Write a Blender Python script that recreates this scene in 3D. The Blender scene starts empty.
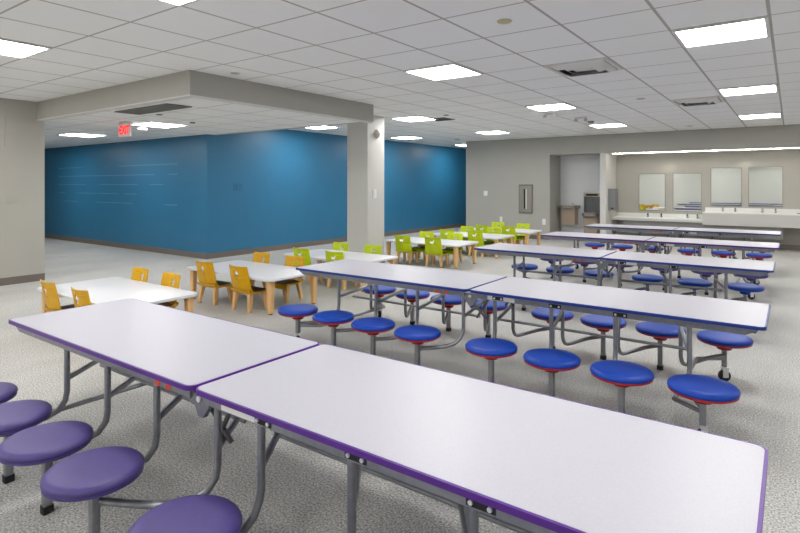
import bpy, bmesh, math, random
from mathutils import Vector, Matrix
from mathutils.geometry import tessellate_polygon
PI = math.pi
S = bpy.context.scene
C = S.collection
# ------------------------------------------------------------ camera, world, exposure
HC = 1.404                                   # eye height
cam_d = bpy.data.cameras.new('camera'); cam = bpy.data.objects.new('camera', cam_d); C.objects.link(cam)
cam.location = (0, 0, HC); cam.rotation_euler = (PI/2, 0, 0.62358)
cam_d.sensor_width = 36; cam_d.lens = 36*544.4/800
cam_d.shift_y = -82/800; cam_d.clip_start = .02; cam_d.clip_end = 100
S.camera = cam
w = bpy.data.worlds.new('world'); S.world = w; w.use_nodes = True
w.node_tree.nodes['Background'].inputs[0].default_value = (.9, .95, 1, 1)
w.node_tree.nodes['Background'].inputs[1].default_value = .3
S.view_settings.view_transform = 'Standard'; S.view_settings.look = 'None'
S.view_settings.gamma = 1; S.view_settings.use_curve_mapping = False
S.view_settings.exposure = 1.36
LAMP = 11.0                                  # ceiling panel strength

# ------------------------------------------------------------ materials
def lin(c): return tuple(((v/255)/12.92 if v/255 <= .04045 else ((v/255+.055)/1.055)**2.4) for v in c)
def mat(name, rgb, rough=.5, metal=0, spec=.5, noise=None, bump=None, coat=0):
    m = bpy.data.materials.new(name); m.use_nodes = True; nt = m.node_tree; b = nt.nodes['Principled BSDF']
    c = lin(rgb); b.inputs['Base Color'].default_value = (*c, 1)
    b.inputs['Roughness'].default_value = rough; b.inputs['Metallic'].default_value = metal
    b.inputs['Specular IOR Level'].default_value = spec; b.inputs['Coat Weight'].default_value = coat
    tc = nt.nodes.new('ShaderNodeTexCoord')
    if noise:                                # (scale, amount, stretch)
        n = nt.nodes.new('ShaderNodeTexNoise'); n.inputs['Scale'].default_value = noise[0]; n.inputs['Detail'].default_value = 4
        mp = nt.nodes.new('ShaderNodeMapping'); mp.inputs['Scale'].default_value = noise[2] if len(noise) > 2 else (1, 1, 1)
        nt.links.new(tc.outputs['Object'], mp.inputs[0]); nt.links.new(mp.outputs[0], n.inputs['Vector'])
        r = nt.nodes.new('ShaderNodeValToRGB'); a = noise[1]
        r.color_ramp.elements[0].position = .3; r.color_ramp.elements[1].position = .7
        r.color_ramp.elements[0].color = (*[x*(1-a) for x in c], 1); r.color_ramp.elements[1].color = (*[min(1, x*(1+a)) for x in c], 1)
        nt.links.new(n.outputs['Fac'], r.inputs[0]); nt.links.new(r.outputs[0], b.inputs['Base Color'])
    if bump:                                 # (scale, strength, distance)
        n = nt.nodes.new('ShaderNodeTexNoise'); n.inputs['Scale'].default_value = bump[0]; n.inputs['Detail'].default_value = 3
        nt.links.new(tc.outputs['Object'], n.inputs['Vector'])
        bp = nt.nodes.new('ShaderNodeBump'); bp.inputs['Strength'].default_value = bump[1]; bp.inputs['Distance'].default_value = bump[2]
        nt.links.new(n.outputs['Fac'], bp.inputs['Height']); nt.links.new(bp.outputs[0], b.inputs['Normal'])
    return m
def emis(name, rgb, k):
    m = bpy.data.materials.new(name); m.use_nodes = True; b = m.node_tree.nodes['Principled BSDF']
    b.inputs['Base Color'].default_value = (*rgb, 1); b.inputs['Emission Color'].default_value = (*rgb, 1); b.inputs['Emission Strength'].default_value = k
    return m
M = dict(
    laminate=mat('laminate', (180, 179, 188), .38, noise=(260, .05), spec=.4),
    purple_edge=mat('purple_edge', (80, 26, 132), .4), blue_edge=mat('blue_edge', (14, 44, 128), .4),
    navy_edge=mat('navy_edge', (28, 44, 98), .4),
    steel=mat('steel', (140, 142, 148), .34, .75, noise=(40, .1)), dark_steel=mat('dark_steel', (100, 100, 104), .4, .6),
    purple=mat('purple_plastic', (66, 53, 118), .48, noise=(30, .08), bump=(350, .12, .001)),
    blue=mat('blue_plastic', (0, 58, 160), .42, spec=.3, noise=(30, .05), bump=(350, .08, .001)),
    pale_blue=mat('mid_blue_plastic', (14, 64, 158), .42, spec=.3, bump=(350, .08, .001)),
    red=mat('red_plastic', (160, 10, 20), .35), black=mat('black_rubber', (22, 22, 24), .6),
    bolt=mat('bolt', (215, 218, 222), .3, .3), tag=mat('paper_tag', (225, 225, 222), .6),
    orange=mat('orange_sticker', (205, 70, 40), .5),
    yellow=mat('yellow_plywood', (212, 162, 0), .42, noise=(14, .07, (1, 1, .15))), lime=mat('lime_plywood', (194, 212, 0), .42, noise=(14, .06, (1, 1, .15))),
    kidtop=mat('white_tabletop', (216, 217, 222), .35), wood=mat('maple', (222, 178, 122), .45, noise=(22, .14, (1, 1, .08))),
    grey_wall=mat('grey_paint', (172, 170, 163), .6, noise=(3, .015), bump=(220, .06, .001)),
    blue_wall=mat('blue_paint', (42, 114, 154), .42, noise=(3, .02), bump=(220, .08, .001)),
    pier=mat('white_grey_paint', (205, 204, 200), .6, bump=(220, .06, .001)),
    alcove=mat('cool_grey_paint', (218, 220, 223), .5, bump=(220, .05, .001)),
    base=mat('rubber_base', (112, 104, 98), .5), white=mat('white_plastic', (228, 228, 226), .4),
    offwhite=mat('painted_plate', (190, 188, 182), .5), blueplate=mat('blue_plate', (40, 106, 142), .4),
    counter=mat('solid_surface', (226, 227, 224), .35, noise=(120, .03)), apron=mat('grey_laminate', (140, 138, 138), .5),
    stainless=mat('stainless', (168, 160, 150), .36, .8, noise=(30, .06, (8, 1, 1))), dgrey=mat('dark_grey_plastic', (58, 58, 60), .45),
    counter_face=mat('counter_face', (196, 196, 192), .4), mush=mat('warm_grey_panel', (176, 158, 142), .45, .2), basin=mat('basin_grey', (128, 126, 122), .35, .4), shaded_yellow_seat=mat('shaded_yellow_plywood', (64, 46, 26), .5), shaded_lime_seat=mat('shaded_lime_plywood', (52, 78, 18), .5), chrome=mat('chrome', (140, 142, 146), .2, 1),  # the two darker seat colours hold the shade under the low tables
    vent=mat('vent_grey', (120, 117, 110), .55), void=mat('duct_black', (26, 26, 28), .8), whitemetal=mat('white_metal', (216, 215, 212), .45),
    mirror=mat('mirror_silver', (232, 236, 234), .01, 1), frame=mat('mirror_frame', (150, 146, 140), .3, .7),
    lamp=emis('light_diffuser', (1, .985, .96), LAMP), exitred=emis('exit_red', (1, .02, .02), .45), strip=emis('warm_strip', (1, .93, .82), 26.0), behind=mat('white_wall_paint', (188, 188, 183), .6),
)
def floor_material():
    m = bpy.data.materials.new('flecked_floor'); m.use_nodes = True; nt = m.node_tree; b = nt.nodes['Principled BSDF']
    b.inputs['Roughness'].default_value = .55; b.inputs['Specular IOR Level'].default_value = .3
    tc = nt.nodes.new('ShaderNodeTexCoord')
    def nz(sc, d, st):
        mp = nt.nodes.new('ShaderNodeMapping'); mp.inputs['Scale'].default_value = st
        n = nt.nodes.new('ShaderNodeTexNoise'); n.inputs['Scale'].default_value = sc; n.inputs['Detail'].default_value = d; n.inputs['Roughness'].default_value = .7
        nt.links.new(tc.outputs['Object'], mp.inputs[0]); nt.links.new(mp.outputs[0], n.inputs['Vector']); return n
    a = nz(105, 3, (1, 1, 1)); r = nt.nodes.new('ShaderNodeValToRGB'); e = r.color_ramp.elements
    e[0].position = .34; e[0].color = (*lin((112, 112, 111)), 1); e[1].position = .66; e[1].color = (*lin((232, 231, 227)), 1)
    nt.links.new(a.outputs['Fac'], r.inputs[0])
    c = nz(1.4, 3, (1, .45, 1)); r2 = nt.nodes.new('ShaderNodeValToRGB'); e = r2.color_ramp.elements
    e[0].position = .3; e[0].color = (.80, .80, .79, 1); e[1].position = .7; e[1].color = (1, 1, 1, 1)
    nt.links.new(c.outputs['Fac'], r2.inputs[0])
    mx = nt.nodes.new('ShaderNodeMix'); mx.data_type = 'RGBA'; mx.blend_type = 'MULTIPLY'; mx.inputs[0].default_value = 1
    nt.links.new(r.outputs[0], mx.inputs[6]); nt.links.new(r2.outputs[0], mx.inputs[7]); nt.links.new(mx.outputs[2], b.inputs['Base Color'])
    bp = nt.nodes.new('ShaderNodeBump'); bp.inputs['Strength'].default_value = .15; bp.inputs['Distance'].default_value = .001
    nt.links.new(a.outputs['Fac'], bp.inputs['Height']); nt.links.new(bp.outputs[0], b.inputs['Normal'])
    return m
GX, GY, GT = -4.608, 3.383, .64              # ceiling grid origin and tile size
def ceiling_material():
    m = bpy.data.materials.new('ceiling_tiles'); m.use_nodes = True; nt = m.node_tree; b = nt.nodes['Principled BSDF']; L = nt.links
    b.inputs['Roughness'].default_value = .8; b.inputs['Specular IOR Level'].default_value = .2
    tc = nt.nodes.new('ShaderNodeTexCoord'); sp = nt.nodes.new('ShaderNodeSeparateXYZ'); L.new(tc.outputs['Object'], sp.inputs[0])
    def line(out, o, half):
        s = nt.nodes.new('ShaderNodeMath'); s.operation = 'SUBTRACT'; L.new(out, s.inputs[0]); s.inputs[1].default_value = o
        d = nt.nodes.new('ShaderNodeMath'); d.operation = 'DIVIDE'; L.new(s.outputs[0], d.inputs[0]); d.inputs[1].default_value = GT
        a = nt.nodes.new('ShaderNodeMath'); a.operation = 'ADD'; L.new(d.outputs[0], a.inputs[0]); a.inputs[1].default_value = .5
        f = nt.nodes.new('ShaderNodeMath'); f.operation = 'FLOORED_MODULO'; L.new(a.outputs[0], f.inputs[0]); f.inputs[1].default_value = 1
        u = nt.nodes.new('ShaderNodeMath'); u.operation = 'SUBTRACT'; L.new(f.outputs[0], u.inputs[0]); u.inputs[1].default_value = .5
        q = nt.nodes.new('ShaderNodeMath'); q.operation = 'ABSOLUTE'; L.new(u.outputs[0], q.inputs[0])
        t = nt.nodes.new('ShaderNodeMath'); t.operation = 'LESS_THAN'; L.new(q.outputs[0], t.inputs[0]); t.inputs[1].default_value = half/GT
        return t
    a = line(sp.outputs['X'], GX, .011); c = line(sp.outputs['Y'], GY, .0085)
    mx = nt.nodes.new('ShaderNodeMath'); mx.operation = 'MAXIMUM'; L.new(a.outputs[0], mx.inputs[0]); L.new(c.outputs[0], mx.inputs[1])
    n = nt.nodes.new('ShaderNodeTexNoise'); n.inputs['Scale'].default_value = 160; L.new(tc.outputs['Object'], n.inputs['Vector'])
    r = nt.nodes.new('ShaderNodeValToRGB'); r.color_ramp.elements[0].color = (*lin((238, 238, 238)), 1); r.color_ramp.elements[1].color = (*lin((248, 248, 248)), 1)
    L.new(n.outputs['Fac'], r.inputs[0])
    mix = nt.nodes.new('ShaderNodeMix'); mix.data_type = 'RGBA'; L.new(mx.outputs[0], mix.inputs[0]); L.new(r.outputs[0], mix.inputs[6]); mix.inputs[7].default_value = (*lin((182, 179, 174)), 1)
    L.new(mix.outputs[2], b.inputs['Base Color'])
    return m
def streaked_blue():
    m = M['blue_wall'].copy(); m.name = 'streaked_blue_paint'; nt = m.node_tree; L = nt.links; b = nt.nodes['Principled BSDF']
    tc = nt.nodes.new('ShaderNodeTexCoord'); sp = nt.nodes.new('ShaderNodeSeparateXYZ'); L.new(tc.outputs['Object'], sp.inputs[0])
    def M2(op, a, v=None):
        n = nt.nodes.new('ShaderNodeMath'); n.operation = op; L.new(a, n.inputs[0])
        if v is not None:
            if isinstance(v, float): n.inputs[1].default_value = v
            else: L.new(v, n.inputs[1])
        return n.outputs[0]
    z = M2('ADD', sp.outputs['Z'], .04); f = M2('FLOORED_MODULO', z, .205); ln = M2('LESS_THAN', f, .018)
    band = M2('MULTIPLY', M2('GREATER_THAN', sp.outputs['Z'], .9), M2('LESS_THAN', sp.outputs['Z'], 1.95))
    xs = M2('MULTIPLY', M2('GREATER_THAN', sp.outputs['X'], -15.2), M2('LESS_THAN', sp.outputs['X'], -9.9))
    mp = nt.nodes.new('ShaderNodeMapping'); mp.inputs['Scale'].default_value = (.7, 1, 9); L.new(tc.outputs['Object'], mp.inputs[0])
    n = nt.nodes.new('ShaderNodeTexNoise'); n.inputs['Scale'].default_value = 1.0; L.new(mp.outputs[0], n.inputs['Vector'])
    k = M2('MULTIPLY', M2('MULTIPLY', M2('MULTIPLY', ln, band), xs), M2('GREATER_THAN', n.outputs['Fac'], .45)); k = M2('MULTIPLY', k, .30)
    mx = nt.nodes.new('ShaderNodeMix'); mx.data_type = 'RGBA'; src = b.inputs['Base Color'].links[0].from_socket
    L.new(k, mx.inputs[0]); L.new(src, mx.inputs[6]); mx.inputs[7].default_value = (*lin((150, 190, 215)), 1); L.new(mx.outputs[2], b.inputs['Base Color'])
    return m
M['blue_streak'] = streaked_blue(); M['floor'] = floor_material(); M['ceiling'] = ceiling_material()

# ------------------------------------------------------------ mesh helpers
class MB:
    def __init__(s): s.v = []; s.f = []
    def box(s, x0, y0, z0, x1, y1, z1):
        x0, x1 = sorted((x0, x1)); y0, y1 = sorted((y0, y1)); z0, z1 = sorted((z0, z1)); n = len(s.v)
        s.v += [(x0,y0,z0),(x1,y0,z0),(x1,y1,z0),(x0,y1,z0),(x0,y0,z1),(x1,y0,z1),(x1,y1,z1),(x0,y1,z1)]
        s.f += [tuple(n+i for i in q) for q in ((0,3,2,1),(4,5,6,7),(0,1,5,4),(1,2,6,5),(2,3,7,6),(3,0,4,7))]; return s
    def hexa(s, p):                           # 8 corners, bottom four then top four
        n = len(s.v); s.v += [tuple(q) for q in p]
        s.f += [tuple(n+i for i in q) for q in ((0,3,2,1),(4,5,6,7),(0,1,5,4),(1,2,6,5),(2,3,7,6),(3,0,4,7))]; return s
    def tube(s, pts, r, seg=10):
        pts = [Vector(p) for p in pts]; rings = []; up = None
        for i, p in enumerate(pts):
            d = (pts[min(i+1, len(pts)-1)]-pts[max(i-1, 0)]).normalized()
            if up is None: up = Vector((0, 0, 1)) if abs(d.z) < .9 else Vector((1, 0, 0))
            a = d.cross(up).normalized(); up = a.cross(d).normalized(); n = len(s.v)
            rr = r[i] if isinstance(r, (list, tuple)) else r
            s.v += [tuple(p+(a*math.cos(2*PI*k/seg)+up*math.sin(2*PI*k/seg))*rr) for k in range(seg)]; rings.append(n)
        for a, b in zip(rings, rings[1:]):
            for k in range(seg): s.f.append((a+k, a+(k+1) % seg, b+(k+1) % seg, b+k))
        s.f.append(tuple(rings[0]+k for k in reversed(range(seg)))); s.f.append(tuple(rings[-1]+k for k in range(seg))); return s
    def lathe(s, prof, seg=32, c=(0, 0, 0)):
        rings = []
        for r, z in prof:
            n = len(s.v)
            if r < 1e-6: s.v.append((c[0], c[1], c[2]+z)); rings.append((n, 1))
            else: s.v += [(c[0]+r*math.cos(2*PI*k/seg), c[1]+r*math.sin(2*PI*k/seg), c[2]+z) for k in range(seg)]; rings.append((n, seg))
        for (a, na), (b, nb) in zip(rings, rings[1:]):
            for k in range(seg):
                k2 = (k+1) % seg
                if na == 1: s.f.append((a, b+k2, b+k))
                elif nb == 1: s.f.append((a+k, a+k2, b))
                else: s.f.append((a+k, a+k2, b+k2, b+k))
        return s
    def prism(s, loop, z0, z1, holes=()):     # polygon in xy with optional holes, extruded in z
        allp = [list(loop)]+[list(h) for h in holes]; flat = [p for l in allp for p in l]; n = len(s.v); N = len(flat)
        tri = tessellate_polygon([[Vector((p[0], p[1], 0)) for p in l] for l in allp])
        s.v += [(p[0], p[1], z1) for p in flat]+[(p[0], p[1], z0) for p in flat]
        for t in tri: s.f.append(tuple(n+i for i in t)); s.f.append(tuple(n+N+i for i in reversed(t)))
        o = 0
        for l in allp:
            for k in range(len(l)): s.f.append((n+o+k, n+o+(k+1) % len(l), n+N+o+(k+1) % len(l), n+N+o+k))
            o += len(l)
        return s
    def mesh(s, name, m, smooth=False, bevel=0):
        me = bpy.data.meshes.new(name); me.from_pydata(s.v, [], s.f); me.update()
        bm = bmesh.new(); bm.from_mesh(me); bmesh.ops.recalc_face_normals(bm, faces=bm.faces)
        if bevel: bmesh.ops.bevel(bm, geom=[e for e in bm.edges if len(e.link_faces) == 2 and e.calc_face_angle(0) > .6], offset=bevel, segments=2, profile=.6, affect='EDGES')
        if smooth:
            for f in bm.faces: f.smooth = True
            for e in bm.edges:
                if len(e.link_faces) == 2 and e.calc_face_angle(0) > .7: e.smooth = False
        bm.to_mesh(me); bm.free(); me.materials.append(m); return me
def link(name, me, parent=None, loc=(0, 0, 0), rot=(0, 0, 0)):
    o = bpy.data.objects.new(name, me); C.objects.link(o); o.parent = parent; o.location = loc; o.rotation_euler = rot; return o
def part(name, mb, m, parent, loc=(0, 0, 0), rot=(0, 0, 0), smooth=False, bevel=0):
    return link(name, mb.mesh(name, m, smooth, bevel), parent, loc, rot)
def tag(o, label, cat, group=None):
    o['label'] = label; o['category'] = cat
    if group: o['group'] = group
    return o
def thing(name, loc, label, cat, group=None, rz=0):
    return tag(link(name, None, None, loc, (0, 0, rz)), label, cat, group)
def struct(name, mb, m, **k):
    o = part(name, mb, m, None, **k); o['kind'] = 'structure'; return o
def copy_tree(o, parent=None):
    c = o.copy(); C.objects.link(c); c.parent = parent
    for ch in list(o.children): copy_tree(ch, c)
    return c
def rrect(x0, y0, x1, y1, r, n=6):
    out = []
    for cx, cy, a in ((x1-r, y1-r, 0), (x0+r, y1-r, 90), (x0+r, y0+r, 180), (x1-r, y0+r, 270)):
        out += [(cx+r*math.cos(math.radians(a+90*k/n)), cy+r*math.sin(math.radians(a+90*k/n))) for k in range(n+1)]
    return out

# ------------------------------------------------------------ the setting
ZC = 2.604; ZS = 2.346                       # main ceiling, lower ceiling under the bulkhead
XL, XB, YG, YB, XR, YN = -8.9, -8.92, 13.45, 6.19, 4.0, -4.5
struct('floor', MB().box(-17.6, YN-.1, -.1, XR+.1, 18.2, 0), M['floor'])
struct('ceiling', MB().box(-17.6, YN-.1, ZC, XR+.1, 18.2, ZC+.1), M['ceiling'])
struct('wall_left', MB().box(XL-.14, YN, 0, XL, 3.44, ZC), M['grey_wall'])
struct('wall_corridor', MB().box(-17.5, 3.30, 0, XL-.14, 3.44, ZC), M['grey_wall'])
struct('wall_corridor_end', MB().box(-17.6, 3.3, 0, -17.5, YB+.15, ZC), M['grey_wall'])
struct('wall_blue_near', MB().box(-17.5, YB, 0, XB, YB+.15, ZC), M['blue_streak'])
struct('wall_blue_far', MB().box(XB-.15, YB+.15, 0, XB, 18.1, ZC), M['blue_wall'])
struct('wall_hall_end', MB().box(XB, 18, 0, -7.4, 18.15, ZC), M['grey_wall'])
struct('wall_hall_side', MB().box(-7.4, YG+.15, 0, -7.28, 18.15, ZC), M['grey_wall'])
ZA = 2.16                                    # alcove head height
X1, X2, X3, X4 = -4.99, -3.745, -3.61, 1.3   # fountain alcove, pier, sink alcove
YF, YS = 14.25, 14.42
struct('wall_back', MB().box(-7.4, YG, 0, X1, YG+.15, ZC).box(X1, YG, ZA, XR, YG+.15, ZC).box(X4, YG, 0, XR, YG+.15, ZA), M['grey_wall'])
struct('wall_alcove_side', MB().box(X1-.12, YG+.15, 0, X1, YF+.1, ZA), M['grey_wall'])
struct('wall_pier', MB().box(X2, YG-.002, 0, X3, YS+.1, ZA), M['pier'])
struct('wall_fountain', MB().box(X1-.12, YF, 0, X2, YF+.1, ZA+.1), M['alcove'])
struct('wall_sink', MB().box(X3, YS, 0, X4+.1, YS+.1, ZA+.1), M['grey_wall'])
struct('wall_sink_side', MB().box(X4, YG+.15, 0, X4+.1, YS, ZA+.1), M['grey_wall'])
struct('ceiling_alcove', MB().box(X1-.12, YG+.15, ZA, X4+.1, YS+.1, ZA+.1), M['pier'])
struct('wall_right', MB().box(XR, YN, 0, XR+.1, YG+.15, ZC), M['grey_wall'])
struct('wall_behind', MB().box(XL-.14, YN-.1, 0, XR+.1, YN, ZC), M['behind'])
# bulkhead: grey fascia around a lower tiled ceiling
XS, Y0S, Y1S = -5.11, 3.34, 6.42
struct('trim_bulkhead', MB().box(XL, Y0S, ZS, XS, Y0S+.1, ZC).box(XS-.1, Y0S+.1, ZS, XS, Y1S, ZC).box(XB, Y1S-.1, ZS, XS-.1, Y1S, ZC), M['grey_wall'])
struct('ceiling_bulkhead', MB().box(XB, Y0S+.1, ZS+.002, XS-.1, Y1S-.1, ZS+.05).box(-17.5, Y0S+.1, ZS+.002, XB, YB, ZS+.05), M['ceiling'])
struct('trim_bulkhead_edge', MB().box(XL, Y0S-.004, ZS-.012, XS+.004, Y0S+.1, ZS).box(XS-.1, Y0S+.1, ZS-.012, XS+.004, Y1S, ZS), M['whitemetal'])
CX0, CX1, CY0, CY1 = -6.36, -5.90, 7.25, 7.72
struct('wall_column', MB().box(CX0, CY0, 0, CX1, CY1, ZC), M['pier'])
bh = .105
struct('baseboard_left', MB().box(XL, YN, 0, XL+.012, 3.44, bh), M['base'])
struct('baseboard_blue_near', MB().box(-17.5, YB-.012, 0, XB+.012, YB, bh), M['base'])
struct('baseboard_blue_far', MB().box(XB, YB, 0, XB+.012, 18, bh), M['base'])
struct('baseboard_back', MB().box(-7.4, YG-.012, 0, X1, YG, bh).box(X4, YG-.012, 0, XR, YG, bh), M['base'])
struct('baseboard_alcove', MB().box(X1, YF-.012, 0, X2, YF, bh).box(X3, YS-.012, 0, X4, YS, bh), M['base'])
struct('baseboard_column', MB().box(CX0-.012, CY0-.012, 0, CX1+.012, CY0, bh).box(CX1, CY0, 0, CX1+.012, CY1, bh), M['base'])
struct('baseboard_pier', MB().box(X2, YG-.014, 0, X3, YG-.002, bh), M['base'])

# ------------------------------------------------------------ ceiling panels
lampM = MB().prism(rrect(-.285, -.285, .285, .285, .004, 1), -.012, -.006).mesh('diffuser', M['lamp'])
frameM = MB().prism(rrect(-.312, -.312, .312, .312, .004, 1), -.014, 0, holes=[list(reversed(rrect(-.287, -.287, .287, .287, .004, 1)))]).mesh('frame', M['whitemetal'])
def panel(x, y, z, label, group=None):
    t = thing('ceiling_light', (x, y, z), label, 'ceiling light', group)
    link('frame', frameM, t); link('diffuser', lampM, t); return t
GL = 'square light panels in the tiled ceiling'
LB = {
 (6, 2): 'largest bright square ceiling panel, upper right above the stool tables',
 (6, 7): 'square ceiling panel second back in the right-hand run, beyond the largest panel',
 (6, 12): 'square ceiling panel closest to the mirror wall in the right-hand run',
 (2, 2): 'bright square ceiling panel at upper centre, right of the bulkhead',
 (2, 7): 'square ceiling panel behind the upper centre one, beyond the dark-slotted air vent',
 (2, 12): 'thin-looking far ceiling panel nearest the back wall above the drinking fountains',
 (-2, 7): 'square ceiling panel just right of the column top, beside a small dark vent',
 (-2, 12): 'far square ceiling panel above the steel wall cabinet',
 (-2, -3): 'bright square ceiling panel cut by the left edge of the photo',
 (2, -3): 'bright square ceiling panel cut by the top edge left of centre',
 (-6, 7): 'small bright ceiling panel glimpsed past the bulkhead in front of the blue wall',
 (-6, 12): 'ceiling panel beside the blue wall behind the column top',
 (-6, 17): 'farthest ceiling panel, at the hall corner where blue meets grey wall'}
for (n, k), lab in LB.items(): panel(GX+GT*(n+.5)+(.15 if n == -6 else 0), GY+GT*(k+.5), ZC, lab, GL)
for n, k in ((6, -3), (-2, -8), (2, -8), (6, -8), (10, -3), (10, 2), (10, 7), (10, 12), (-6, -3), (-6, -8), (6, -11), (2, -11), (-2, -11), (-6, -11), (10, -11)):  # rearmost row is added to brighten the wall behind the camera
    panel(GX+GT*(n+.5), GY+GT*(k+.5), ZC, 'square ceiling light panel outside the frame behind or right of the camera', 'ceiling panels out of view')
panel(-8.05, 4.72, ZS, 'square light panel in the lower ceiling right of the exit sign', GL)
panel(-10.9, 4.85, ZS, 'square light panel in the lower ceiling over the left corridor', GL)
panel(-13.9, 4.85, ZS, 'square ceiling light panel hidden down the corridor', 'ceiling panels out of view')

# ------------------------------------------------------------ folding stool tables
ZT = .625
def seat_mesh(m): return MB().lathe([(0, 0), (.11, 0), (.150, -.002), (.166, -.007), (.174, -.016), (.175, -.026), (.169, -.035), (0, -.035)], 40).mesh('stool_seat', m, True)
def base_mesh(m): return MB().lathe([(0, -.034), (.171, -.034), (.172, -.042), (.158, -.050), (.078, -.054), (.058, -.064), (.046, -.098), (0, -.095)], 32).mesh('seat_base', m, True)
SEATS = {k: (seat_mesh(M[a]), base_mesh(M[b])) for k, a, b in (('purple', 'purple', 'purple'), ('blue_red', 'blue', 'red'), ('blue', 'pale_blue', 'pale_blue'))}
ZSEAT = .328
postM = MB().prism(rrect(-.017, -.017, .017, .017, .005, 2), .03, ZSEAT-.097).mesh('stool_post', M['steel'], True)
footM = MB().prism(rrect(-.021, -.021, .021, .021, .006, 2), 0, .032).mesh('foot', M['black'], True)
shortpostM = MB().prism(rrect(-.017, -.017, .017, .017, .005, 2), .105, ZSEAT-.097).mesh('stool_post', M['steel'], True)
wheel = MB(); wheel.lathe([(0, -.014), (.034, -.014), (.040, -.010), (.040, .010), (.034, .014), (0, .014)], 24)
wheel.v = [(x, z, y+.040) for x, y, z in wheel.v]; wheelM = wheel.mesh('wheel', M['black'], True)
forkM = MB().box(-.016, -.022, .030, .020, -.016, .092).box(-.016, .016, .030, .020, .022, .092).box(-.020, -.022, .088, .022, .022, .100).lathe([(0, .1), (.012, .1), (.012, .112), (0, .112)], 12).lathe([(0,-.024),(.009,-.024),(.009,.024),(0,.024)], 8, (0, 0, .04)).mesh('caster', M['bolt'])
def stool_table(cx, cy, half, offs, style, edge, label, group, dl=.25, dr=-.10):
    t = thing('stool_table', (cx, cy, 0), label, 'table', group)
    W = .365; sm, bm_ = SEATS[style]
    for sg in (-1, 1):
        a, b = sorted((sg*.006, sg*half))
        tp = part('tabletop', MB().prism(rrect(a+.009, -W+.009, b-.009, W-.009, .03), ZT-.018, ZT), M['laminate'], t)
        part('edge_band', MB().prism(rrect(a, -W, b, W, .04), ZT-.020, ZT-.001, holes=[list(reversed(rrect(a+.009, -W+.009, b-.009, W-.009, .03)))]), M[edge], tp, smooth=True)
        for sy in (-1, 1):                    # side channel with a tapered outer end
            x0, x1 = sg*.05, sg*(half-.10); x2 = sg*(half-.04); yo, yi = sy*(W-.03), sy*(W-.065); z0, z1 = ZT-.062, ZT-.020
            m = MB().box(x0, yo, z0, x1, yi, z1).hexa([(x1, yo, z0), (x2, yo, z1-.012), (x2, yi, z1-.012), (x1, yi, z0), (x1, yo, z1), (x2, yo, z1), (x2, yi, z1), (x1, yi, z1)])
            part('side_channel', m, M['steel'], t)
        part('end_channel', MB().box(sg*(half-.05), -W+.07, ZT-.055, sg*(half-.075), W-.07, ZT-.020), M['dark_steel'], t)
        for y, z in ((-.03, .352), (.03, .334)):
            part('long_rail', MB().tube([(sg*.10, y, z), (sg*(offs[-1]-.16), y, z)], .0095, 8), M['steel'], t, smooth=True)
        # low bar joining the caster posts under the end
        xb = sg*(offs[-1]-.16)
        part('caster_bar', MB().tube([(sg*offs[-1], -.565, .165), (xb, -.45, .165), (xb, .45, .165), (sg*offs[-1], .565, .165)], .014, 8), M['steel'], t, smooth=True)
    tubes = {}
    for sy in (-1, 1):
        for i, o in enumerate([-x for x in reversed(offs)]+list(offs)):
            # the frame is the same turned half round, so the far side mirrors the near side
            oo = o if sy < 0 else -o
            xt = oo+(dl if oo < 0 else dr)
            if sy > 0: xt = -xt
            ys = sy*.58; yt = sy*(W-.05)
            tubes[(sy, round(o, 2))] = xt
            pts = [(xt, yt, ZT-.060), (xt, yt, .34), (xt, yt+sy*.008, .295), (xt+(o-xt)*.06, yt+sy*.03, .245), (xt+(o-xt)*.16, yt+sy*.075, .212), (xt+(o-xt)*.36, yt+sy*.125, .196), (xt+(o-xt)*.6, yt+sy*.175, .190), (o, ys-sy*.012, .186)]
            if sy > 0: pts = [(xt, yt, ZT-.060), (xt, yt, .20), (xt+(o-xt)*.02, yt+.006, .168), (xt+(o-xt)*.05, yt+.018, .147), (xt+(o-xt)*.10, yt+.034, .139), (xt+(o-xt)*.18, yt+.055, .142), (xt+(o-xt)*.6, yt+.165, .172), (o, ys-.012, .188)]
            part('support_tube', MB().tube(pts, .0145, 10), M['steel'], t, smooth=True)
            st = link('stool_seat', sm, t, (o, ys, ZSEAT)); link('seat_base', bm_, st)
            end = abs(o) == offs[-1]
            p = link('stool_post', shortpostM if end else postM, t, (o, ys, 0))
            if end:
                c = link('caster', forkM, t, (o, ys, 0), (0, 0, .5 if o > 0 else 2.4)); link('wheel', wheelM, c)
            else: link('foot', footM, p)
            if sy < 0 and 0 < o < offs[-1]:
                br = part('bracket', MB().box(xt-.01, yt-.022, ZT-.056, xt+.075, yt-.014, ZT-.030), M['black'], t)
                for q in (.005, .06): part('bolt', MB().tube([(xt+q, yt-.022, ZT-.044), (xt+q, yt-.028, ZT-.044)], .007, 8), M['bolt'], br)
    for i, o in enumerate([-x for x in reversed(offs)]+list(offs)):
        a, b = tubes[(-1, round(o, 2))], tubes[(1, round(o, 2))]
        part('cross_bar', MB().tube([(a, -W+.05, .405), (b, W-.05, .405)], .0135, 8), M['steel'], t, smooth=True)
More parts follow.
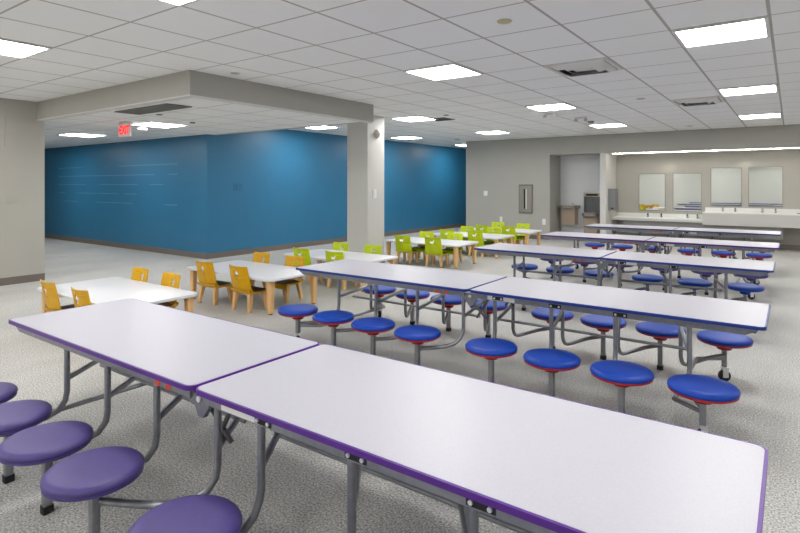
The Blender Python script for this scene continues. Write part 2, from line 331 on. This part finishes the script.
    for sy in (-1, 1):                        # folding linkage at the middle seam
        y = sy*(W-.05)
        m = MB().hexa([(-.055, y-.012, ZT-.085), (.055, y-.012, ZT-.085), (.055, y+.012, ZT-.085), (-.055, y+.012, ZT-.085), (-.075, y-.012, ZT-.035), (.075, y-.012, ZT-.035), (.075, y+.012, ZT-.035), (-.075, y+.012, ZT-.035)])
        m.hexa([(-.012, y-.01, ZT-.125), (.022, y-.01, ZT-.125), (.022, y+.01, ZT-.125), (-.012, y+.01, ZT-.125), (-.035, y-.01, ZT-.085), (.05, y-.01, ZT-.085), (.05, y+.01, ZT-.085), (-.035, y+.01, ZT-.085)])
        h = part('hinge', m, M['steel'], t)
        part('bolt', MB().tube([(0, y-.018, ZT-.055), (0, y+.019, ZT-.055)], .012, 10), M['bolt'], h)
        part('fold_link', MB().tube([(-.05, y*.86, ZT-.07), (.10, y*.80, .40)], .010, 8).tube([(.13, y*.86, ZT-.07), (.02, y*.80, .40)], .010, 8), M['dark_steel'], t, smooth=True)
    yf = -(W-.03)
    part('label_strip', MB().box(.15, yf-.0015, ZT-.058, .36, yf, ZT-.030), M['tag'], t)
    for q in (-.30, -.22): part('warning_sticker', MB().box(q, yf-.0015, ZT-.060, q+.037, yf, ZT-.040), M['orange'], t)
    return t
GTB = 'folding cafeteria tables with attached stools'
O4, O3 = (.30, .72, 1.14, 1.56), (.28, .77, 1.25)
stool_table(-1.87, 1.59, 1.815, O4, 'purple', 'purple_edge', 'nearest long cafeteria table, speckled white top with purple edge and purple stools', GTB, .40, .05)
stool_table(-1.95, 3.93, 1.84, O4, 'blue_red', 'blue_edge', 'long blue-edged cafeteria table second from the front, bright blue stools on red bases', GTB, .24, -.10)
stool_table(-1.655, 6.32, 1.525, O3, 'blue', 'blue_edge', 'blue-edged cafeteria table third from the front, all-blue stools without red', GTB)
stool_table(-1.65, 8.49, 1.525, O3, 'purple', 'purple_edge', 'far purple-edged cafeteria table, fourth from the front, with purple stools', GTB)
stool_table(-1.66, 10.70, 1.525, O3, 'blue_red', 'navy_edge', 'farthest navy-edged cafeteria table, in front of the wash counter', GTB)

# ------------------------------------------------------------ small tables and chairs
TX0, TX1, TZ, TD = -6.05, -4.49, .39, .80
tcx = (TX0+TX1)/2; hw = (TX1-TX0)/2
ktop = MB().prism(rrect(-hw, -TD/2, hw, TD/2, .075, 8), TZ-.026, TZ).mesh('tabletop', M['kidtop'], True, .004)
krail = MB()
for sy in (-1, 1): krail.box(-hw+.12, sy*(TD/2-.22), TZ-.050, hw-.12, sy*(TD/2-.20), TZ-.026)
for sx in (-1, 1): krail.box(sx*(hw-.24), -TD/2+.12, TZ-.050, sx*(hw-.22), TD/2-.12, TZ-.026)
krailM = krail.mesh('under_rail', M['wood'])
klegM = MB().hexa([(-.024, -.024, .01), (.024, -.024, .01), (.024, .024, .01), (-.024, .024, .01), (-.034, -.034, TZ-.026), (.034, -.034, TZ-.026), (.034, .034, TZ-.026), (-.034, .034, TZ-.026)]).mesh('leg', M['wood'], False, .006)
kfootM = MB().lathe([(0, 0), (.02, 0), (.02, .011), (0, .011)], 12).mesh('glide', M['black'])
def kid_table(y0, label):
    t = thing('activity_table', (tcx, y0+TD/2, 0), label, 'table', 'low white activity tables')
    link('tabletop', ktop, t); link('under_rail', krailM, t)
    for sx in (-1, 1):
        for sy in (-1, 1):
            l = link('leg', klegM, t, (sx*(hw-.075), sy*(TD/2-.075), 0)); link('glide', kfootM, l)
    return t
PENGUIN = [(0, .030), (.007, .027), (.010, .019), (.012, .012), (.024, .004), (.013, .004), (.014, -.012), (.011, -.022), (.016, -.028), (0, -.026), (-.016, -.028), (-.011, -.022), (-.014, -.012), (-.013, .004), (-.024, .004), (-.012, .012), (-.010, .019), (-.007, .027)]
SHEEP = [(-.034, .006), (-.026, .014), (-.010, .012), (.010, .012), (.018, .024), (.030, .026), (.036, .018), (.026, .012), (.022, -.002), (.018, -.010), (.018, -.024), (.011, -.024), (.010, -.012), (-.012, -.012), (-.014, -.024), (-.021, -.024), (-.022, -.010), (-.030, -.004)]
SZ = .225                                     # seat height of the small chairs
def shell_back(shape, m):
    # x across, y up the back; outer outline tapers a little and has crowned top
    H = .295
    out = []
    for k in range(9): t = k/8; out.append((.170-.014*t, H*t*.96))
    for k in range(9): a = k/8; out.append((.152*(1-2*a), H*.985-.006*math.sin(PI*a)))
    for k in range(9): t = 1-k/8; out.append((-.170+.014*t, H*t*.96))
    hole = [(x*(1.9 if shape is PENGUIN else 1.4), y*1.3+.198) for x, y in shape]
    mb = MB().prism(out, 0, .010, holes=[list(reversed(hole))])
    bm = bmesh.new(); me = mb.mesh('backrest', m); bm.from_mesh(me)
    bmesh.ops.triangulate(bm, faces=bm.faces)
    bmesh.ops.subdivide_edges(bm, edges=[e for e in bm.edges if e.calc_length() > .06], cuts=1, use_grid_fill=False)
    # local frame: the chair faces +y, its back leans towards -y and is hollowed across
    for v in bm.verts:
        x, h, th = v.co
        lean = .10*(h/H)+.035*(1-h/H)**3*-1*0; bend = .35*x*x/.158*1.0
        v.co = (x, -.135-.052*(h/H)+bend*.6-th+ (.030*(1-min(1, h/.05))**2), SZ-.006+h)
    bmesh.ops.recalc_face_normals(bm, faces=bm.faces)
    bm.to_mesh(me); bm.free(); return me
def shell_seat(m):
    mb = MB(); n = 10; prof = []
    for k in range(n+1):                      # profile from rear bend to rolled front lip
        t = k/n; y = -.118+.27*t; z = SZ-.004-.006*math.sin(PI*t)
        if t > .85: z -= .05*((t-.85)/.15)**2
        prof.append((y, z))
    prof = [(-.133, SZ+.02), (-.128, SZ+.006)]+prof
    N = len(prof)
    for dz in (0, -.011):
        for y, z in prof:
            wd = .168-.014*max(0, (y+.118)/.27)
            for q in (-1, -.5, 0, .5, 1): mb.v.append((q*wd, y, z+dz-.004*(1-q*q)))
    for s in range(2):
        for k in range(N-1):
            for q in range(4):
                a = s*N*5+k*5+q; f = (a, a+1, a+6, a+5); mb.f.append(f if s else f[::-1])
    o = N*5
    for k in range(N-1):
        a = k*5; mb.f.append((a, a+5, o+a+5, o+a)); mb.f.append((a+4, o+a+4, o+a+9, a+9))
    for q in range(4): mb.f.append((q, o+q, o+q+1, q+1)); e = (N-1)*5+q; mb.f.append((e, e+1, o+e+1, o+e))
    return mb.mesh('seat', m, True)
def cleg(sx, sy):
    x, y = sx*.122, sy*.09+.005; dx, dy = sx*.022, sy*.032; a, b = .025, .017
    return MB().hexa([(x+dx-b, y+dy-b, 0), (x+dx+b, y+dy-b, 0), (x+dx+b, y+dy+b, 0), (x+dx-b, y+dy+b, 0), (x-a, y-a, SZ-.022), (x+a, y-a, SZ-.022), (x+a, y+a, SZ-.022), (x-a, y+a, SZ-.022)]).mesh('leg', M['wood'], False, .004)
clegs = [cleg(a, b) for a in (-1, 1) for b in (-1, 1)]
cframe = MB().box(-.128, -.10, SZ-.036, .128, -.076, SZ-.016).box(-.128, .082, SZ-.040, .128, .106, SZ-.018).box(-.128, -.10, SZ-.036, -.104, .10, SZ-.018).box(.104, -.10, SZ-.036, .128, .10, SZ-.018).mesh('seat_frame', M['wood'])
KC = {}
SHADED_TOPS = {k: MB().prism(rrect(-.142, -.112, .142, .135, .04), SZ-.004, SZ+.002).mesh('shaded_seat_top', M[m]) for k, m in (('yellow', 'shaded_yellow_seat'), ('green', 'shaded_lime_seat'))}  # thin seat-top layer with the under-table shade put into its colour
for k, shape, m in (('yellow', PENGUIN, 'yellow'), ('green', SHEEP, 'lime')): KC[k] = (shell_back(shape, M[m]), shell_seat(M[m]))
def kid_chair(kind, x, y, rz, label, group):
    t = thing('child_chair', (x, y, 0), label, 'chair', group, rz)
    link('backrest', KC[kind][0], t); st = link('seat', KC[kind][1], t); link('shaded_seat_top', SHADED_TOPS[kind], st); link('seat_frame', cframe, t)
    for l in clegs: link('leg', l, t)
    return t
TABLES = [  # near edge y, colour of chairs, phrase
 (2.25, 'yellow', 'low white table nearest the camera at the left, partly behind the purple-edged table', 'the nearest low table'),
 (3.88, 'yellow', 'low white table with yellow chairs, beside the left end of the blue-edged table', 'the second nearest low table'),
 (5.44, 'green', 'low white table in front of the column with lime chairs', 'the low table before the column'),
 (7.88, 'green', 'low white table just past the column, its wooden legs in full view', 'the low table right of the column'),
 (9.42, 'green', 'low white table second from the back wall with lime chairs', 'the low table second from the wall'),
 (10.90, 'green', 'low white table nearest the grey back wall with lime chairs', 'the low table nearest the wall')]
for i, (y0, kind, lab, ph) in enumerate(TABLES):
    kid_table(y0, lab)
    word = 'yellow' if kind == 'yellow' else 'lime green'; pic = 'small cut-out' if kind == 'yellow' else 'animal cut-out'
    g = 'yellow children\'s chairs' if kind == 'yellow' else 'lime green children\'s chairs'
    j = [(0, 0), (.02, .01), (-.01, .0), (.01, -.01)][i % 4]
    for sx, w_ in ((-1, 'left'), (1, 'right')):
        x = tcx+sx*.315-.02
        kid_chair(kind, x+j[0], y0+.10+j[1]+(.03 if i > 1 else 0), random.Random(i*7+sx).uniform(-.03, .03), f'{word} chair, near side {w_}, at {ph}', g)
        kid_chair(kind, x-.045+(-.05 if i == 0 and sx > 0 else 0), y0+TD-.10+j[1]+(.06 if i > 3 else 0)+(.02 if i == 5 else 0), PI+random.Random(i*5+sx).uniform(-.03, .03), f'{word} chair, far side {w_}, at {ph}', g)

# ------------------------------------------------------------ wash counter
YC = 13.92                                    # counter front
def counter(x0, x1, z0, z1, label, nfa):
    t = thing('wash_counter', ((x0+x1)/2, YS, 0), label, 'counter', 'wash counters under the mirrors'); ox = (x0+x1)/2
    bs = []
    wd = (x1-x0)/nfa
    lt = MB().box(x0-ox, YC-YS, z1-.028, x1-ox, YC-YS+.06, z1).box(x0-ox, -.10, z1-.028, x1-ox, -.02, z1)
    part('worktop', lt, M['counter'], t)
    part('front_face', MB().box(x0-ox, YC-YS, z0, x1-ox, YC-YS+.02, z1-.028), M['counter_face'], t)
    part('backsplash', MB().box(x0-ox, -.02, z1-.028, x1-ox, 0, z1+.085), M['counter'], t)
    part('basin', MB().box(x0-ox, YC-YS+.06, z0+.01, x1-ox, -.10, z0+.02).hexa([(x0-ox, YC-YS+.02, z0+.02), (x1-ox, YC-YS+.02, z0+.02), (x1-ox, -.08, z0+.02), (x0-ox, -.08, z0+.02), (x0-ox, YC-YS+.06, z1-.012), (x1-ox, YC-YS+.06, z1-.012), (x1-ox, -.10, z1-.012), (x0-ox, -.10, z1-.012)]), M['counter'], t)
    return t
counter(X3+.003, -1.63, .54, .615, 'lower white wash counter on the left under the first two mirrors', 4)
counter(-1.628, X4-.004, .50, .79, 'taller white wash counter on the right under the two raised mirrors', 4)
for x0, x1, zt, lab in ((-3.35, -2.66, .53, 'grey skirt panel under the left end of the lower wash counter'), (-2.655, -1.64, .53, 'grey skirt panel under the right end of the lower wash counter'), (-1.63, -.98, .495, 'grey skirt panel under the left end of the taller wash counter'), (-.975, -.14, .495, 'grey skirt panel under the taller wash counter, rightmost')):
    p = thing('skirt_panel', ((x0+x1)/2, YS-.38, 0), lab, 'panel', 'grey skirt panels under the wash counters'); hx = (x1-x0)/2
    part('face_board', MB().hexa([(-hx, -.02, .24), (hx, -.02, .24), (hx, .0, .24), (-hx, .0, .24), (-hx, -.06, zt), (hx, -.06, zt), (hx, -.04, zt), (-hx, -.04, zt)]), M['apron'], p)
    part('side_bracket', MB().box(-hx+.01, 0, .26, -hx+.03, .38, .30).box(hx-.03, 0, .26, hx-.01, .38, .30), M['dark_steel'], p)
def faucet(x, z, lab):
    t = thing('faucet', (x, YS-.075, z), lab, 'faucet', 'chrome faucets along the wash counters')
    part('body', MB().lathe([(0, 0), (.024, 0), (.022, .012), (.017, .02), (.015, .085), (0, .088)], 14), M['chrome'], t, smooth=True)
    part('spout', MB().tube([(0, 0, .070), (0, -.05, .082), (0, -.085, .070), (0, -.092, .055)], .010, 8), M['chrome'], t, smooth=True)
    part('handle', MB().box(-.007, -.01, .088, .007, .04, .097), M['chrome'], t)
MX = ((-3.075, -2.47, .765, 1.672), (-2.31, -1.70, .765, 1.672), (-1.52, -.905, .915, 1.79), (-.785, -.15, .915, 1.80))
ML = ('leftmost wall mirror, reflecting yellow chairs', 'second mirror from the left, hung low over the lower counter', 'third mirror, left one of the raised pair', 'rightmost raised wall mirror over the taller counter')
FN = ('leftmost', 'second', 'third', 'right raised')
for i, (x0, x1, z0, z1) in enumerate(MX):
    t = thing('mirror', ((x0+x1)/2, YS, z0), ML[i]+' with thin metal frame', 'mirror', 'mirrors over the wash counters'); hx = (x1-x0)/2; h = z1-z0
    part('glass', MB().box(-hx+.012, -.010, .012, hx-.012, -.004, h-.012), M['mirror'], t)
    part('frame', MB().box(-hx, -.016, 0, hx, 0, .012).box(-hx, -.016, h-.012, hx, 0, h).box(-hx, -.016, .012, -hx+.012, 0, h-.012).box(hx-.012, -.016, .012, hx, 0, h-.012), M['frame'], t)
for px, z, lab in ((-2.55, .615, 'faucet under the right part of the leftmost mirror'), (-2.85+.0, .615, 'first faucet from the left along the lower counter'),
                   (-1.99+.0, .615, 'third faucet, under the second mirror'), (-1.78, .615, 'faucet at the right end of the lower counter'),
                   (-1.27, .79, 'first faucet on the taller counter'), (-1.03, .79, 'second faucet on the taller counter, right part of the third mirror'),
                   (-.52, .79, 'faucet under the left part of the rightmost mirror'), (-.28, .79, 'rightmost faucet on the taller counter')):
    faucet(px, z, 'small chrome '+lab)
sp = thing('soap_tray', (.18, YS-.25, .79), 'dark slim tray at the far right of the taller wash counter', 'tray')
part('dish', MB().prism(rrect(-.09, -.03, .09, .03, .02), 0, .012), M['dgrey'], sp); part('rim', MB().prism(rrect(-.095, -.035, .095, .035, .022), .010, .014), M['stainless'], sp)
# towel dispenser on the pier's inner side
td = thing('towel_dispenser', (X3, 13.78, .78), 'brushed steel paper towel dispenser on the side wall left of the mirrors', 'dispenser')
part('body', MB().box(0, -.13, 0, .17, .13, .52), M['steel'], td, bevel=.006)
part('slot', MB().box(.06, -.133, .035, .13, -.130, .065), M['black'], td)
part('lock', MB().tube([(.17, 0, .44), (.175, 0, .44)], .010, 10), M['chrome'], td)
# drinking fountains
def basin(t, w, zt, d=.40):
    part('basin', MB().prism([(-w, 0), (-w, -d*.7), (-w*.8, -d*.93), (-w*.45, -d), (w*.45, -d), (w*.8, -d*.93), (w, -d*.7), (w, 0)][::-1], zt-.085, zt), M['basin'], t, bevel=.01)
    part('bowl', MB().prism([(w*.8*math.cos(a*PI/10), -d*.55+d*.34*math.sin(a*PI/10)) for a in range(20)], zt, zt+.005), M['stainless'], t)
    part('bubbler', MB().tube([(w*.45, -d*.42, zt), (w*.45, -d*.42, zt+.035), (w*.30, -d*.42, zt+.055)], .009, 8), M['chrome'], t, smooth=True)
    part('push_bar', MB().box(-w*.5, -d-.006, zt-.06, w*.5, -d, zt-.03), M['stainless'], t)
f1 = thing('drinking_fountain', (-4.70, YF, 0), 'left drinking fountain, dark basin above a warm grey cabinet', 'drinking fountain')
basin(f1, .24, .865)
part('cabinet', MB().hexa([(-.18, -.26, .36), (.18, -.26, .36), (.18, 0, .36), (-.18, 0, .36), (-.18, -.30, .78), (.18, -.30, .78), (.18, 0, .78), (-.18, 0, .78)]), M['mush'], f1, bevel=.01)
f2 = thing('drinking_fountain', (-4.13, YF, 0), 'right drinking fountain, lower, with tall bottle filler panel behind', 'drinking fountain')
basin(f2, .215, .68)
part('cabinet', MB().hexa([(-.17, -.26, .16), (.17, -.26, .16), (.17, 0, .16), (-.17, 0, .16), (-.18, -.30, .595), (.18, -.30, .595), (.18, 0, .595), (-.18, 0, .595)]), M['mush'], f2, bevel=.01)
part('bottle_filler', MB().box(-.21, -.09, .685, .21, 0, 1.20).box(-.21, -.12, .69, -.17, -.09, 1.09).box(.17, -.12, .69, .21, -.09, 1.09), M['dark_steel'], f2)
part('display_band', MB().box(-.215, -.13, 1.09, .215, 0, 1.20), M['stainless'], f2, bevel=.006)
part('sensor_window', MB().box(-.15, -.132, 1.115, .15, -.130, 1.165), M['void'], f2)
part('spout', MB().tube([(0, -.09, 1.04), (0, -.11, 1.0)], .012, 8), M['chrome'], f2)
# steel wall cabinet with a slot window
fe = thing('wall_cabinet', (-5.625, YG, .655), 'steel recessed wall cabinet with a tall narrow window on the grey back wall', 'cabinet')
part('box', MB().box(-.19, -.03, 0, .19, 0, .75), M['basin'], fe, bevel=.005)
part('door', MB().prism(rrect(-.165, -.34, .165, .34, .004, 1), .031, .040, holes=[list(reversed(rrect(-.045, -.26, .035, .26, .004, 1)))]), M['stainless'], fe, loc=(0, 0, .375), rot=(PI/2, 0, 0))
part('window', MB().box(-.045, -.0335, .115, .0, -.0315, .635), M['void'], fe)
part('extinguisher_edge', MB().box(.0, -.0365, .115, .03, -.0315, .635), M['white'], fe)
# ------------------------------------------------------------ plates and switches
def plate(name, loc, rz, w_, h_, m, lab, cat, group=None, knob=True):
    t = thing(name, loc, lab, cat, group, rz)
    part('cover_plate', MB().box(-w_/2, -.008, -h_/2, w_/2, 0, h_/2), M[m], t, bevel=.002)
    if knob: part('rocker', MB().box(-w_*.2, -.013, -h_*.25, w_*.2, -.008, h_*.25), M[m], t)
    return t
plate('light_switch', (-6.79, YG, 1.165), 0, .11, .13, 'white', 'white light switch on the grey wall left of the steel cabinet', 'light switch')
plate('wall_outlet', (-6.33, YG, .47), 0, .08, .14, 'white', 'white outlet plate low on the grey wall behind the lime chairs', 'outlet')
plate('wall_outlet', (-5.14, YG, .45), 0, .09, .15, 'white', 'white outlet plate low on the grey wall beside the fountain alcove', 'outlet')
plate('wall_thermostat', (CX1, 7.44, 1.245), PI/2, .10, .15, 'white', 'white thermostat on the bright side of the column', 'thermostat')
plate('light_switch', (XL, 3.02, 1.20), PI/2, .14, .11, 'grey_wall', 'pale double light switch on the left grey wall', 'light switch')
plate('wall_plate', (XL, 3.02, 2.24), PI/2, .15, .20, 'grey_wall', 'upper painted blank plate high on the left grey wall', 'wall plate', knob=False)
plate('wall_plate', (XL, 3.0, 2.02), PI/2, .12, .17, 'grey_wall', 'lower painted blank plate high on the left grey wall', 'wall plate', knob=False)
plate('wall_plate', (XB, 6.90, 1.35), PI/2, .22, .16, 'blueplate', 'blue painted plate on the blue wall above the yellow chairs', 'wall plate')
# horn strobe on the column
hs = thing('alarm_horn', (CX1, 7.50, 2.29), 'round white alarm horn high on the column', 'alarm')
part('dome', MB().lathe([(0, .06), (.03, .06), (.055, .045), (.075, .015), (.08, 0), (0, 0)], 24), M['offwhite'], hs, rot=(0, PI/2, 0), smooth=True)
part('lens', MB().lathe([(0, .085), (.02, .08), (.028, .06), (0, .055)], 16), M['white'], hs, rot=(0, PI/2, 0), smooth=True)
# ------------------------------------------------------------ ceiling fittings
def vent(x, y, w_, d_, z, lab, dark=True):
    t = thing('air_vent', (x, y, z), lab, 'air vent')
    part('frame', MB().prism(rrect(-w_/2, -d_/2, w_/2, d_/2, .004, 1), -.012, 0, holes=[list(reversed(rrect(-w_/2+.03, -d_/2+.03, w_/2-.03, d_/2-.03, .004, 1)))]), M['whitemetal'], t)
    part('duct', MB().box(-w_/2+.03, -d_/2+.03, -.003, w_/2-.03, d_/2-.03, -.001), M['void'], t)
    return t
for n, k, lab in ((4, 3, 'square ceiling air vent with dark slots, large one in front of the far light panels'), (5, 8, 'smaller-looking far ceiling air vent right of the light panel run')):
    t = vent(GX+GT*(n+.5), GY+GT*(k+.5), .61, .61, ZC, lab)
    for r0 in (.262, .185, .108):
        m = MB(); r1 = r0-.062; rr = [(r0, -.010), (r1, -.034)]
        if r0 < .12: m.box(-r0, -r0, -.018, r0, r0, -.012)
        else:
            for a in range(4):
                q = [(r0, -r0), (r0, r0), (r1, r1), (r1, -r1)]; c_, s_ = round(math.cos(a*PI/2)), round(math.sin(a*PI/2))
                P = [(x*c_-y*s_, x*s_+y*c_) for x, y in q]; zz = (-.006, -.006, -.040, -.040)
                m.hexa([(*P[i], zz[i]-.003) for i in range(4)]+[(*P[i], zz[i]) for i in range(4)])
        part('louver', m, M['whitemetal'], t)
vs = thing('air_vent', (GX+GT*-.95, GY+GT*8.05, ZC), 'small dark ceiling vent right of the column top', 'air vent')
part('frame', MB().prism(rrect(-.19, -.19, .19, .19, .004, 1), -.012, 0, holes=[list(reversed(rrect(-.165, -.165, .165, .165, .004, 1)))]), M['vent'], vs)
part('duct', MB().box(-.165, -.165, -.004, .165, .165, -.001), M['vent'], vs)
m = MB()
for k in range(7): m.box(-.16, -.15+.045*k, -.012, .16, -.135+.045*k, -.003)
part('grille', m, M['dgrey'], vs)
t = thing('return_grille', (-6.48, 3.71, ZS), 'long dark grey return air grille in the lower ceiling near the exit sign', 'air vent')
part('frame', MB().box(-.60, -.165, -.012, .60, -.15, 0).box(-.60, .15, -.012, .60, .165, 0).box(-.60, -.15, -.012, -.585, .15, 0).box(.585, -.15, -.012, .60, .15, 0), M['vent'], t)
m = MB()
for k in range(38): m.box(-.58+.0308*k, -.15, -.010, -.565+.0308*k, .15, -.002)
part('grille', m, M['vent'], t)
def disc(name, x, y, z, r, lab, cat, m='whitemetal', drop=.012):
    t = thing(name, (x, y, z), lab, cat)
    part('cover', MB().lathe([(0, -drop), (r*.8, -drop), (r, -drop*.4), (r, 0), (0, 0)], 24), M[m], t, smooth=True)
    return t
cream = M['cream'] = mat('cream_cover', (196, 190, 150), .5)
for x, y, lab in ((-1.71, 3.69, 'cream round sprinkler cover in the ceiling between front light panels'), ):
    disc('sprinkler_cover', x, y, ZC, .055, lab, 'sprinkler', 'cream')
disc('sprinkler_cover', -4.86, 3.72, ZC, .05, 'pale round sprinkler cover just right of the bulkhead corner', 'sprinkler', 'offwhite')
disc('sprinkler_cover', -1.71, 8.13, ZC, .06, 'round sprinkler cover beyond the large air vent', 'sprinkler', 'offwhite')
disc('sprinkler_cover', -1.69, 12.5, ZC, .06, 'farthest round sprinkler cover close to the back wall', 'sprinkler', 'offwhite')
disc('sprinkler_cover', -4.84, 8.09, ZC, .05, 'sprinkler cover beside the small dark vent', 'sprinkler', 'vent')
for x, y, lab in ((-3.30, 8.9, 'ceiling emergency light with two small heads, nearer one'), (-3.05, 9.75, 'ceiling emergency light with two small heads, farther one')):
    t = thing('emergency_light', (x, y, ZC), lab, 'emergency light')
    part('housing', MB().box(-.10, -.035, -.03, .10, .035, 0), M['whitemetal'], t, bevel=.006)
    for sx in (-1, 1): part('lamp_head', MB().lathe([(0, -.075), (.026, -.072), (.034, -.045), (.02, -.03), (0, -.03)], 16, (sx*.085, 0, 0)), M['offwhite'], t, smooth=True)
disc('smoke_detector', -3.09, 10.5, ZC, .06, 'small round smoke detector in front of a far light panel', 'smoke detector', 'vent', .035)
disc('smoke_detector', -7.16, 12.53, ZC, .06, 'small round smoke detector near the hall corner', 'smoke detector', 'offwhite', .03)
disc('sprinkler_cover', -7.35, 4.85, ZS, .04, 'dark sprinkler beside the panel in the lower ceiling', 'sprinkler', 'vent', .02)
disc('sprinkler_cover', -6.9, 4.05, ZS, .045, 'sprinkler cover between the return grille and the lower ceiling panel', 'sprinkler', 'vent', .01)
t = thing('emergency_light', (-8.35, 4.62, ZS), 'white emergency light hanging beside the exit sign', 'emergency light')
part('stem', MB().tube([(0, 0, 0), (0, 0, -.05)], .012, 8), M['white'], t)
part('lamp_head', MB().lathe([(0, -.09), (.06, -.085), (.08, -.065), (.06, -.05), (0, -.045)], 20), M['white'], t, smooth=True)
# ------------------------------------------------------------ exit sign
ex = thing('exit_sign', (-8.12, 4.22, ZS), 'red lettered EXIT sign hanging under the lower ceiling at left', 'exit sign')
part('canopy', MB().box(-.12, -.03, -.018, .12, .03, 0), M['white'], ex)
part('panel', MB().box(-.165, -.012, -.225, .165, .012, -.018), M['white'], ex, bevel=.004)
fc = bpy.data.curves.new('exit_text', 'FONT'); fc.body = 'EXIT'; fc.size = .175; fc.align_x = 'CENTER'; fc.extrude = .002; fc.offset = .004
fo = bpy.data.objects.new('exit_text', fc); C.objects.link(fo)
bpy.context.view_layer.update()
dg = bpy.context.evaluated_depsgraph_get(); me = bpy.data.meshes.new_from_object(fo.evaluated_get(dg)); bpy.data.objects.remove(fo)
me.materials.clear(); me.materials.append(M['exitred'])
l = link('lettering', me, ex, (.012, -.015, -.185), (PI/2, 0, 0)); l.scale = (.80, 1, 1)
part('arrow', MB().prism([(-.155, -.12), (-.130, -.095), (-.130, -.145)], 0.012, .0155), M['exitred'], ex, rot=(PI/2, 0, 0))
st = thing('strip_light', (-1.16, YG+.185, ZA), 'long warm strip light along the top front edge of the mirror alcove', 'strip light')
part('housing', MB().box(-2.36, -.03, -.014, 2.36, .03, 0), M['whitemetal'], st); part('tube', MB().box(-2.34, -.009, -.017, 2.34, .009, -.014), M['strip'], st)
# unseen spots added in the alcove head for the glow between the mirrors
for x, lab in ((-2.39, 'added unseen spot in the alcove head between the two left mirrors'), (-.845, 'added unseen spot in the alcove head between the two raised mirrors')):
    t = thing('added_spot', (x, YS-.16, ZA), lab, 'recessed light', 'added spots above the mirrors')
    part('trim_ring', MB().lathe([(.03, 0), (.045, 0), (.045, -.006), (.03, -.006), (.03, 0)], 20), M['whitemetal'], t)
    ld = bpy.data.lights.new('bulb', 'SPOT'); ld.energy = 2.5; ld.spot_size = 1.5; ld.spot_blend = .8; ld.shadow_soft_size = .03; ld.color = (1, .93, .82)
    lo = bpy.data.objects.new('bulb', ld); C.objects.link(lo); lo.parent = t; lo.location = (0, 0, -.02)
